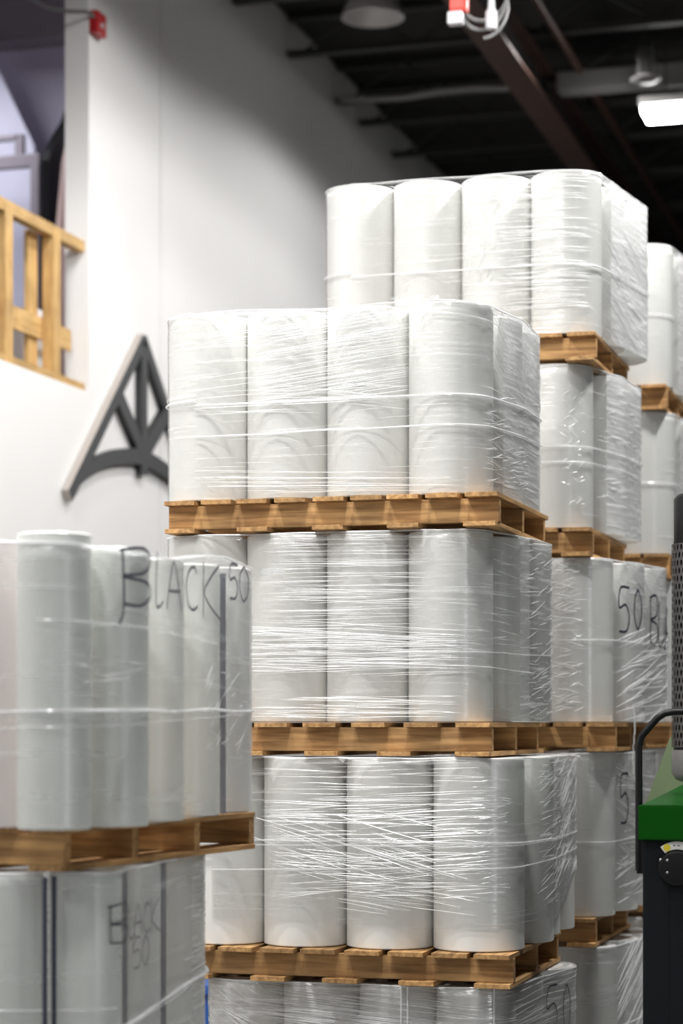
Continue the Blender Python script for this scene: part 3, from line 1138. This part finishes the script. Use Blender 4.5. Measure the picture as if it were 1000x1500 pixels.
hl = Hull([circ[6], circ[5]] + circ[:5] + [(-2.95, 6.6, 0.1)])
wl = wrap('clear stretch film round the upper near left load, BLACK 50 scrawled across it', hl, ZL + 0.006, ZL + 0.768, M['film_soft'], 21.0,
          top=lambda u: -0.006 + 0.01 * math.sin(u * 5) + 0.03 * max(0, min(1, (u - 1.2) / 0.5)), amp=0.003)
band(wl, hl, ZL + 0.315, 0.007, 0.006, seed=61, mat=M['band'])
band(wl, hl, ZL + 0.27, 0.004, 0.03, u0=0.4, u1=1.9, seed=62, mat=M['thread_soft'])
band(wl, hl, ZL + 0.56, 0.004, -0.03, u0=0.55, u1=1.6, seed=63, mat=M['thread_soft'])
threads(wl, hl, [(20, 0.5, 1.6, ZL + 0.35, ZL + 0.6, -0.05, 0.2, (0.06, 0.3), (0.0008, 0.0018)),
                 (40, 1.5, 1.95, ZL + 0.2, ZL + 0.45, 0.2, 0.6, (0.03, 0.12), (0.0012, 0.003))], 61)


def gap_shade_strip(label, x, y, z, r, h):  # dark uprights added to stand for the shade in gaps between rolls
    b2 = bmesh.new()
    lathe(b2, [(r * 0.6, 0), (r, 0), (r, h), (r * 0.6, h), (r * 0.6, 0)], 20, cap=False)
    o2 = bm_obj('navy_shade_strip', b2, M['navy'], loc=(x, y, z), smooth=True)
    return tag(o2, label, 'shade strip')


gap_shade_strip("added navy gap shade strip beside far right roll, near left stack's upper load", -2.31, 6.603, ZL + 0.001, 0.010, 0.76)
tuft(wl, (-2.16, 6.62, ZL + 0.76), 0.04, 9, 10)


def side_u(h_, y):
    return h_.u_at_y(y)


zb = ZL + 0.60
marks(wl, hl, [('B', 0.82, zb + 0.01, 0.22, 0.155), ('L', 1.0, zb + 0.015, 0.13, 0.15), ('A', 1.10, zb + 0.01, 0.23, 0.14), ('C', 1.28, zb + 0.02, 0.2, 0.13),
               ('K', 1.44, zb, 0.33, 0.17), ('5', 1.73, ZL + 0.675, 0.16, 0.11), ('0', 1.84, ZL + 0.675, 0.2, 0.11)], 0.0045, M['marker_faded'])

pallet('brown wooden pallet on the floor under the near left stack', -2.39, 5.56, 0.125, rz=LA, width=1.05, depth=1.22)
SL = 'near left stack\'s lower load'
GL = 'rolls in the lower load of the near left stack'
l1 = [(-2.382, 5.66, 0.198, 'tall white plastic roll at the near corner of %s' % SL),
      (-2.422, 6.065, 0.2, 'tall white plastic roll second along the right side of %s' % SL),
      (-2.462, 6.522, 0.22, 'tall white plastic roll farthest along the right side of %s' % SL),
      (-2.59, 5.60, 0.198, 'tall white plastic roll left of the near corner of %s' % SL),
      (-2.82, 5.64, 0.21, 'tall white plastic roll leftmost in the front of %s' % SL)]
circ = []
for (x, y, dia, lab) in l1:
    roll(lab, x, y, 0.126, dia, 1.285, M['roll_green'], GL)
    circ.append((x, y, dia / 2))
hm = Hull([circ[4], circ[3], circ[0], circ[1], circ[2], (-2.9, 6.6, 0.1)])
gap_shade_strip("first of two added navy gap shade strips at the near corner, near left stack's lower load", -2.424, 5.481, 0.126, 0.007, 1.28)
gap_shade_strip("second of two added navy gap shade strips at the near corner, near left stack's lower load", -2.421, 5.534, 0.126, 0.007, 1.28)
gap_shade_strip("added navy gap shade strip crossing the small writing, near left stack's lower load", -2.337, 5.84, 0.126, 0.008, 1.28)
gap_shade_strip("added navy gap shade strip right of the small writing, near left stack's lower load", -2.377, 6.245, 0.126, 0.011, 1.28)
wm = wrap('clear stretch film round the lower near left load, small BLACK 50 written on it', hm, 0.13, 1.413, M['film_soft'], 22.0,
          mat_side=M['film_side'], side_from=1.35)
band(wm, hm, 0.98, 0.008, 0.07, u0=0.6, u1=1.9, seed=71, mat=M['band'], wob=0.01)
band(wm, hm, 0.96, 0.006, 0.09, u0=0.6, u1=1.9, seed=72, mat=M['thread_soft'], wob=0.01)
band(wm, hm, 1.04, 0.004, 0.0, u0=0.2, u1=0.6, seed=73, mat=M['thread_soft'])
threads(wm, hm, [(70, 1.3, 1.9, 1.0, 1.40, 0.03, 0.06, (0.1, 0.35), (0.0012, 0.0026))], 71)
marks(wm, hm, [('b', 0.57, 1.218, 0.18, 0.105), ('L', 0.69, 1.222, 0.11, 0.10), ('A', 0.735, 1.224, 0.14, 0.09), ('C', 0.83, 1.224, 0.11, 0.085), ('K', 0.90, 1.215, 0.16, 0.1),
               ('5', 0.73, 1.132, 0.12, 0.085), ('0', 0.815, 1.132, 0.12, 0.085)], 0.0022)

# ------------------------------------------------------------------ green topped machine on the right
mc = empty('granulator_machine', (-1.126, 7.585, 0.0))
tag(mc, 'dark machine cabinet with green hood and perforated grey stack, beside the second stack', 'machine')
b_ = bmesh.new()
add_box(b_, (0.5, 0.5, 0.711), (1.0, 0.98, 1.42), bevel=0.012)
bm_obj('cabinet', b_, M['charcoal'], mc)
b_ = bmesh.new()
add_box(b_, (0.545, 0.003, 0.68), (0.89, 0.012, 1.32), bevel=0.004)
dr = bm_obj('front_door', b_, M['charcoal'], mc)
b_ = bmesh.new()
add_box(b_, (0.5, 0.49, 1.48), (1.02, 1.02, 0.12), bevel=0.006)
bm_obj('hood', b_, M['green'], mc)
# sloping top of the hood
b_ = bmesh.new()
base = [(0.0, -0.02), (1.01, -0.02), (1.01, 1.0), (0.0, 1.0)]
topr = [(0.12, 0.25), (0.72, 0.25), (0.72, 0.75), (0.12, 0.75)]
vb = [b_.verts.new((x, y, 1.5402)) for x, y in base]
vt = [b_.verts.new((x, y, 1.61)) for x, y in topr]
for i in range(4):
    b_.faces.new((vb[i], vb[(i + 1) % 4], vt[(i + 1) % 4], vt[i]))
b_.faces.new(vt)
b_.faces.new(vb[::-1])
hs = bm_obj('hood_slope', b_, M['green'], mc)
for k in range(2):
    b_ = bmesh.new()
    add_box(b_, (0.20 + 0.04 * k, 0.075 + 0.06 * k, 1.552 + 0.018 * k), (0.26, 0.02, 0.006), rot=Matrix.Rotation(R(16.5), 4, 'X'))
    bm_obj('louvre', b_, M['green'], hs)
b_ = bmesh.new()
fs = prism(b_, [(-0.104, 1.50), (-0.034, 1.69), (-0.007, 1.763), (0.02, 1.80), (0.5, 1.80), (0.5, 1.50)], 0.75, 0.79, lambda u, v, d_: (u, d_, v))
bm_obj('rear_guard', b_, M['green_pale'], mc)
TX, TY = 0.19, 0.47
b_ = bmesh.new()
lathe(b_, [(0.0, 0), (0.10, 0.0), (0.135, 0.012), (0.15, 0.035), (0.15, 0.12), (0.0, 0.12)], 48, (TX, TY, 1.605), cap=False)
tb = bm_obj('tube_foot', b_, M['grey_steel'], mc, smooth=True)
b_ = bmesh.new()
lathe(b_, [(0.0, 0), (0.143, 0.0), (0.143, 0.76), (0.0, 0.76)], 48, (TX, TY, 1.72), cap=False)
bm_obj('inner_liner', b_, M['black'], mc, smooth=True)
b_ = bmesh.new()
cols, rows, hz_ = 42, 26, 0.735 / 26
for i in range(cols):
    for j in range(rows):
        a0 = 2 * math.pi * (i + 0.5 * (j % 2)) / cols
        da = 2 * math.pi / cols
        zc = 1.735 + (j + 0.5) * hz_

        def P_(s, t, ox=0.0):
            a = a0 + (s) * da
            return (TX + 0.15 * math.cos(a), TY + 0.15 * math.sin(a), zc + t * hz_)
        outer = [(-.5, -.5), (0, -.5), (.5, -.5), (.5, 0), (.5, .5), (0, .5), (-.5, .5), (-.5, 0)]
        inner = [(-.2, -.27), (0, -.38), (.2, -.27), (.27, 0), (.2, .27), (0, .38), (-.2, .27), (-.27, 0)]
        vo = [b_.verts.new(P_(*q)) for q in outer]
        vi = [b_.verts.new(P_(*q)) for q in inner]
        for k in range(8):
            b_.faces.new((vo[k], vo[(k + 1) % 8], vi[(k + 1) % 8], vi[k]))
bmesh.ops.remove_doubles(b_, verts=b_.verts, dist=0.0004)
bm_obj('perforated_tube', b_, M['perf'], mc)
b_ = bmesh.new()
lathe(b_, [(0.0, 0), (0.142, 0.0), (0.142, 0.155), (0.13, 0.17), (0.0, 0.17)], 48, (TX, TY, 2.48), cap=False)
bm_obj('tube_cap', b_, M['black'], mc, smooth=True)
# black bar handle at the left
b_ = bmesh.new()
path = [(-0.018, 0.05, 1.31), (-0.018, 0.05, 1.55), (-0.018, 0.05, 1.74), (-0.010, 0.05, 1.775), (0.012, 0.05, 1.80), (0.045, 0.05, 1.838), (0.07, 0.05, 1.855), (0.105, 0.05, 1.862), (0.32, 0.05, 1.862)]
tube(b_, path, 0.0125, 10)
hb_ = bm_obj('bar_handle', b_, M['black'], mc, smooth=True)
b_ = bmesh.new()
add_box(b_, (-0.012, 0.055, 1.405), (0.024, 0.03, 0.21), bevel=0.002)
bm_obj('handle_bracket', b_, M['black'], hb_)
for z_ in (1.345, 1.402):
    b_ = bmesh.new()
    lathe(b_, [(0.0, 0), (0.007, 0), (0.007, 0.004), (0.0, 0.006)], 12, cap=False)
    o = bm_obj('bolt', b_, M['chrome'], hb_, smooth=True)
    o.rotation_euler = (0, R(-90), 0)
    o.location = (-0.024, 0.05, z_)
for z_ in (1.352, 1.305):
    b_ = bmesh.new()
    lathe(b_, [(0.0, 0), (0.0065, 0), (0.006, 0.003), (0.0, 0.005)], 14, cap=False)
    o = bm_obj('screw', b_, M['chrome'], mc, smooth=True)
    o.rotation_euler = (R(90), 0, 0)
    o.location = (0.066, -0.003, z_)
b_ = bmesh.new()
lathe(b_, [(0.0, 0.0), (0.062, 0.0), (0.062, 0.018), (0.056, 0.026), (0.02, 0.03), (0.0, 0.03)], 40, cap=False)
kb = bm_obj('switch_disc', b_, M['black'], mc, smooth=True)
kb.rotation_euler = (R(90), 0, 0)
kb.location = (0.122, -0.003, 1.322)
for z_ in (0.03, -0.012):
    b_ = bmesh.new()
    lathe(b_, [(0.0, 0), (0.005, 0), (0.0, 0.004)], 10, cap=False)
    o = bm_obj('rivet', b_, M['grey_steel'], kb)
    o.location = (-0.03, z_, 0.0295)
b_ = bmesh.new()
arc = [(0.122 + r_ * math.cos(a), 1.322 + r_ * math.sin(a)) for r_, rng in ((0.067, range(0, 13)), (0.094, range(12, -1, -1))) for a in [R(50 + 6.5 * q) for q in rng]]
prism(b_, arc, -0.0035, -0.005, lambda u, v, d_: (u, d_, v))
stk = bm_obj('label_sticker', b_, M['white'], mc)
b_ = bmesh.new()
prism(b_, [(0.087 + 0.0125 * math.cos(R(q * 20)), 1.394 + 0.0125 * math.sin(R(q * 20))) for q in range(18)], -0.0052, -0.006, lambda u, v, d_: (u, d_, v))
bm_obj('yellow_dot', b_, M['yellow'], stk)
for q in range(2):
    b_ = bmesh.new()
    add_box(b_, (0.112 + 0.015 * q, -0.0055, 1.402), (0.008, 0.001, 0.003))
    bm_obj('printed_arrow', b_, M['black'], stk)
b_ = bmesh.new()
for gz in (1.185, 1.085):
    for r_ in range(5):
        for c_ in range(9):
            add_box(b_, (0.115 + c_ * 0.014 + 0.0, -0.0032, gz - r_ * 0.018 + (0.002 if c_ % 3 else -0.002)), (0.009 if c_ % 2 else 0.005, 0.001, 0.012 if r_ % 2 else 0.007))
o = bm_obj('vent_slots', b_, M['black'], mc)
o['kind'] = 'stuff'

# ------------------------------------------------------------------ wall sign
sg = empty('wall_sign', (WX, 14.33, 3.275))
sg.scale = (1, 1, 0.98)
tag(sg, 'large dark grey metal A shaped sign with curved crossbar mounted on white wall', 'sign')
frame = lambda u, v, d_: (d_, u, v)     # u along the wall, v up, d out of the wall
D0, D1 = 0.004, 0.055


def sign_part(name, poly, d0=D0, d1=D1, edge=None):
    b2 = bmesh.new()
    fs = prism(b2, poly, d0, d1, frame)
    bmesh.ops.recalc_face_normals(b2, faces=b2.faces)
    for f in b2.faces:
        f.material_index = 0 if abs(f.normal.x) > 0.7 else 1
        if edge and f.normal.y < -0.5:
            f.material_index = 2  # near-facing edge coloured as lit
    return bm_obj(name, b2, [M['sign_face'], M['sign_side'], M['sign_edge_lit']], sg)


def strip(a, b, w):
    a, b = Vector(a), Vector(b)
    n = (b - a).normalized()
    n = Vector((-n.y, n.x)) * w / 2
    return [tuple(a + n), tuple(a - n), tuple(b - n), tuple(b + n)]


sign_part('left_leg', strip((-1.30, 0.0), (0.0, 1.24), 0.095), edge=True)
sign_part('right_leg', strip((1.30, 0.0), (0.0, 1.24), 0.095))
sign_part('upright', [(-0.055, 0.28), (0.055, 0.28), (0.055, 1.16), (-0.055, 1.16)], D0, D1 - 0.0004)
sign_part('left_strut', strip((-0.46, 0.78), (0.0, 0.42), 0.12), D0, D1 - 0.0008)
sign_part('right_strut', strip((0.46, 0.78), (0.0, 0.42), 0.12), D0, D1 - 0.0008)
arc = smooth_poly([(-1.10, 0.14), (-1.0, 0.246), (-0.55, 0.39), (0, 0.456), (0.55, 0.39), (1.0, 0.246), (1.10, 0.14)], 4)
arc2 = smooth_poly([(1.22, 0.03), (1.05, 0.13), (0.6, 0.28), (0, 0.345), (-0.6, 0.28), (-1.05, 0.13), (-1.22, 0.03)], 4)
sign_part('curved_crossbar', arc + arc2, D0, D1 - 0.0012)

# ------------------------------------------------------------------ gate of pine in the raised opening
gt = empty('wooden_gate', (-5.70, 0, OZ0))
tag(gt, 'pale pine rail gate across the raised opening in the white wall', 'gate')
g_top = 0.975
for (y, nm) in ((12.27, 'post'), (12.99, 'post')):
    board(nm, (0.97, 0.10, 0.085), M['wood_light'], gt, (0.0, y, 0.485)).rotation_euler = (0, R(90), 0)
board('post', (0.97, 0.10, 0.085), M['wood_light'], gt, (0.0, 11.5, 0.485)).rotation_euler = (0, R(90), 0)
board('post', (0.97, 0.10, 0.085), M['wood_light'], gt, (0.0, 10.7, 0.485)).rotation_euler = (0, R(90), 0)
board('top_rail', (3.0, 0.07, 0.075), M['wood_light'], gt, (0.002, 11.945, 0.955), R(90))
board('bottom_rail', (3.0, 0.07, 0.05), M['wood_light'], gt, (0.002, 11.945, 0.03), R(90))
board('middle_board', (3.0, 0.022, 0.14), M['wood_light'], gt, (-0.055, 11.91, 0.335), R(90))
board('back_post', (0.93, 0.14, 0.03), M['wood_light'], gt, (-0.085, 12.86, 0.47)).rotation_euler = (0, R(90), 0)

bm = bmesh.new()
add_box(bm, (-7.5, 16.2, 7.45), (3.4, 0.25, 0.42))
tag(bm_obj('beam_mezzanine', bm, M['mauve_grey']), 'dark mauve beam across the raised room above the pale sheet', 'beam')

# things in the raised room
def box_thing(name, label, cat, loc, size, mat, lid=None):
    b2 = bmesh.new()
    add_box(b2, (0, 0, size[2] / 2), size, bevel=0.01)
    o2 = bm_obj(name, b2, mat, loc=loc)
    tag(o2, label, cat)
    b2 = bmesh.new()
    add_box(b2, (0, 0, size[2] + 0.004), (size[0] * 1.02, size[1] * 1.02, 0.03), bevel=0.004)
    bm_obj('lid', b2, lid or mat, o2)
    return o2


box_thing('white_carton', 'white carton behind the gate between its two posts', 'box', (-6.05, 12.62, OZ0), (0.3, 0.34, 0.56), M['box_white'])
box_thing('white_carton', 'white carton behind the gate next to the wall opening edge', 'box', (-6.05, 13.28, OZ0), (0.3, 0.3, 0.50), M['box_white'])
bm = bmesh.new()
lathe(bm, [(0.0, 0), (0.12, 0), (0.13, 0.02), (0.13, 0.10), (0.11, 0.13), (0.0, 0.13)], 24, cap=False)
tag(bm_obj('teal_tub', bm, M['teal'], smooth=True, loc=(-6.05, 12.60, OZ0 + 0.58)), 'teal tub on top of the white carton behind the gate', 'tub')

# ------------------------------------------------------------------ fittings near the roof
st = empty('fire_alarm_strobe', (WX, 13.54, 6.44))
tag(st, 'red fire alarm strobe on the white wall corner', 'fire alarm')
b_ = bmesh.new()
add_box(b_, (0.03, 0, 0), (0.06, 0.16, 0.15), bevel=0.01)
bm_obj('housing', b_, M['red'], st)
b_ = bmesh.new()
add_box(b_, (0.066, -0.01, -0.015), (0.016, 0.03, 0.028), bevel=0.005)
bm_obj('strobe_lens', b_, M['lens'], st)
b_ = bmesh.new()
tube(b_, [(0.03, -0.08, 0.03), (0.022, -0.165, 0.035), (-0.1, -0.19, 0.04), (-0.24, -0.22, 0.07), (-0.34, -0.25, 0.14), (-0.38, -0.26, 0.26), (-0.39, -0.26, 0.4), (-0.39, -0.26, 0.66)], 0.014, 8)
bm_obj('cable', b_, M['cable'], st, smooth=True)


def bell_lamp(label, loc, r, on=False):
    l_ = empty('high_bay_lamp', loc)
    tag(l_, label, 'ceiling lamp')
    b2 = bmesh.new()
    lathe(b2, [(0.06, 0.36), (0.08, 0.34), (0.12, 0.30), (r * 0.72, 0.18), (r * 0.92, 0.08), (r, 0.0), (r - 0.008, 0.0), (r * 0.9, 0.08), (r * 0.70, 0.18), (0.10, 0.29), (0.05, 0.33)], 40, cap=False)
    bm_obj('shade', b2, M['shade'], l_, smooth=True)
    b2 = bmesh.new()
    lathe(b2, [(0.0, 0.33), (0.07, 0.33), (0.08, 0.36), (0.08, 0.37), (0.05, 0.38), (0.0, 0.38)], 24, cap=False)
    bm_obj('ballast_housing', b2, M['steel_dark'], l_, smooth=True)
    b2 = bmesh.new()
    lathe(b2, [(0.0, 0.06), (0.05, 0.08), (0.065, 0.14), (0.05, 0.22), (0.03, 0.29), (0.0, 0.30)], 20, cap=False)
    bm_obj('bulb', b2, M['lens'], l_, smooth=True)
    return l_


bell_lamp('unlit bell shaped high bay lamp under the dark roof, above the tall stacks', (-4.64, 16.87, 7.42), 0.25)

ll = empty('lit_panel_lamp', (-2.34, 18.45, 6.94))
tag(ll, 'glowing white panel lamp under the roof at the right', 'ceiling lamp')
b_ = bmesh.new()
add_box(b_, (0.2, 0, 0.05), (1.2, 0.42, 0.07), bevel=0.02)
bm_obj('housing', b_, M['steel_pale'], ll)
b_ = bmesh.new()
add_box(b_, (0.2, 0, -0.018), (1.16, 0.38, 0.065), bevel=0.025)
bm_obj('lens', b_, M['lamp_on'], ll)
for x_ in (-0.2, 0.6):
    b_ = bmesh.new()
    tube(b_, [(x_, 0, 0.08), (x_, 0, 0.86)], 0.006, 6)
    bm_obj('hanger', b_, M['steel_dark'], ll)

sn = empty('hanging_sensor', (-2.60, 17.7, 7.0))
tag(sn, 'small dark hanging fitting with pale bottom above the lit lamp', 'ceiling fitting')
b_ = bmesh.new()
add_box(b_, (0, 0, 0.14), (0.12, 0.12, 0.26), bevel=0.02)
bm_obj('body', b_, M['steel_dark'], sn)
b_ = bmesh.new()
lathe(b_, [(0.0, -0.03), (0.10, -0.02), (0.12, 0.0), (0.06, 0.03), (0.0, 0.03)], 24, cap=False)
bm_obj('pale_bottom', b_, M['steel_pale'], sn, smooth=True)
b_ = bmesh.new()
tube(b_, [(0, 0, 0.26), (0, 0, 0.8)], 0.008, 6)
bm_obj('hanger', b_, M['steel_dark'], sn)

cp = empty('hanging_cable_coil', (-2.62, 11.8, 5.70))
tag(cp, 'grey coiled cable hanging from the roof with red and white plugs', 'cable')
b_ = bmesh.new()
pts = [(0.13 * math.sin(t), 0.03 * math.sin(t * 0.5) + 0.01 * t / 6.28, 0.02 + 0.008 * t - 0.15 * math.cos(t)) for t in [k * 0.25 for k in range(60)]]
tube(b_, pts, 0.010, 8)
bm_obj('cable_loops', b_, M['cable'], cp, smooth=True)
b_ = bmesh.new()
tube(b_, [(0.05, 0, 0.10), (0.045, 0, 0.5), (0.03, 0, 1.2), (0.02, 0, 2.0)], 0.014, 8)
bm_obj('drop_cable', b_, M['cable'], cp, smooth=True)
b_ = bmesh.new()
lathe(b_, [(0.0, -0.07), (0.03, -0.07), (0.034, -0.05), (0.034, 0.02), (0.022, 0.04), (0.018, 0.10), (0.0, 0.10)], 20, (0.05, -0.02, -0.02), cap=False)
bm_obj('white_plug', b_, M['lens'], cp, smooth=True)
b_ = bmesh.new()
add_box(b_, (-0.13, -0.02, 0.07), (0.10, 0.07, 0.11), bevel=0.02)
o = bm_obj('red_plug', b_, M['red_bright'], cp)
b_ = bmesh.new()
add_box(b_, (-0.15, -0.02, -0.015), (0.085, 0.065, 0.07), bevel=0.012)
bm_obj('white_collar', b_, M['lens'], o)
b_ = bmesh.new()
tube(b_, [(-0.13, 0, 0.12), (-0.12, 0, 0.5), (-0.05, 0, 1.2), (0.02, 0, 2.0)], 0.012, 8)
bm_obj('cable', b_, M['cable'], o, smooth=True)

# ------------------------------------------------------------------ raised room: backdrop shapes
bm = bmesh.new()
prism(bm, [(-7.77, 4.1), (-7.10, 4.1), (-7.10, 5.73), (-7.126, 6.35), (-7.30, 6.70), (-7.417, 6.94), (-7.60, 7.2), (-7.77, 7.2)], 15.9, 15.93, lambda u, v, d_: (u, d_, v))
tag(bm_obj('leaning_sheet', bm, M['sheet']), 'pale lilac sheet with slanting edge in the raised room', 'sheet')
fr_ = empty('grey_rack', (-7.1, 15.3, 4.0))
tag(fr_, 'mauve grey metal rack in the raised room in front of the pale sheet', 'rack')
for (nm, c_, s_) in (('crossbar', (-0.1, 0, 2.06), (0.8, 0.06, 0.10)), ('upper_bar', (-0.17, 0, 2.245), (0.6, 0.05, 0.045)), ('end_upright', (0.13, 0, 2.17), (0.07, 0.05, 0.19)),
                     ('leg', (0.26, 0, 1.01), (0.07, 0.06, 2.02)), ('leg', (-0.46, 0, 1.01), (0.07, 0.06, 2.02))):
    b_ = bmesh.new()
    add_box(b_, c_, s_, bevel=0.008)
    bm_obj(nm, b_, M['mauve_grey'], fr_)
bm = bmesh.new()
prism(bm, [(14.63, 4.0), (14.627, 5.872), (14.687, 5.961), (14.809, 6.09), (14.97, 6.232), (15.032, 6.324), (15.146, 6.42), (15.5, 6.6), (15.5, 4.0)], -6.5, -6.44, lambda u, v, d_: (d_, u, v))
tag(bm_obj('black_drape', bm, M['black']), 'black rounded drape inside the opening beside the wall corner', 'drape')
bm = bmesh.new()
prism(bm, [(14.35, 4.0), (14.437, 5.351), (14.533, 5.81), (14.594, 5.947), (14.742, 6.05), (15.1, 6.2), (15.1, 4.0)], -6.3, -6.27, lambda u, v, d_: (d_, u, v))
tag(bm_obj('pink_panel', bm, M['skin_pink']), 'dusty pink panel leaning in front of the black drape', 'panel')

# ------------------------------------------------------------------ blue crate glimpsed between the two stacks
cr = empty('blue_crate', (-3.75, 10.6, 0.0))
tag(cr, 'blue plastic crate on the floor glimpsed between left and front stacks', 'crate')
b_ = bmesh.new()
add_box(b_, (0, 0, 0.25), (0.55, 0.4, 0.5), bevel=0.02)
bm_obj('body', b_, M['blue'], cr)
b_ = bmesh.new()
add_box(b_, (0, 0, 0.49), (0.6, 0.45, 0.05), bevel=0.01)
bm_obj('rim', b_, M['blue'], cr)
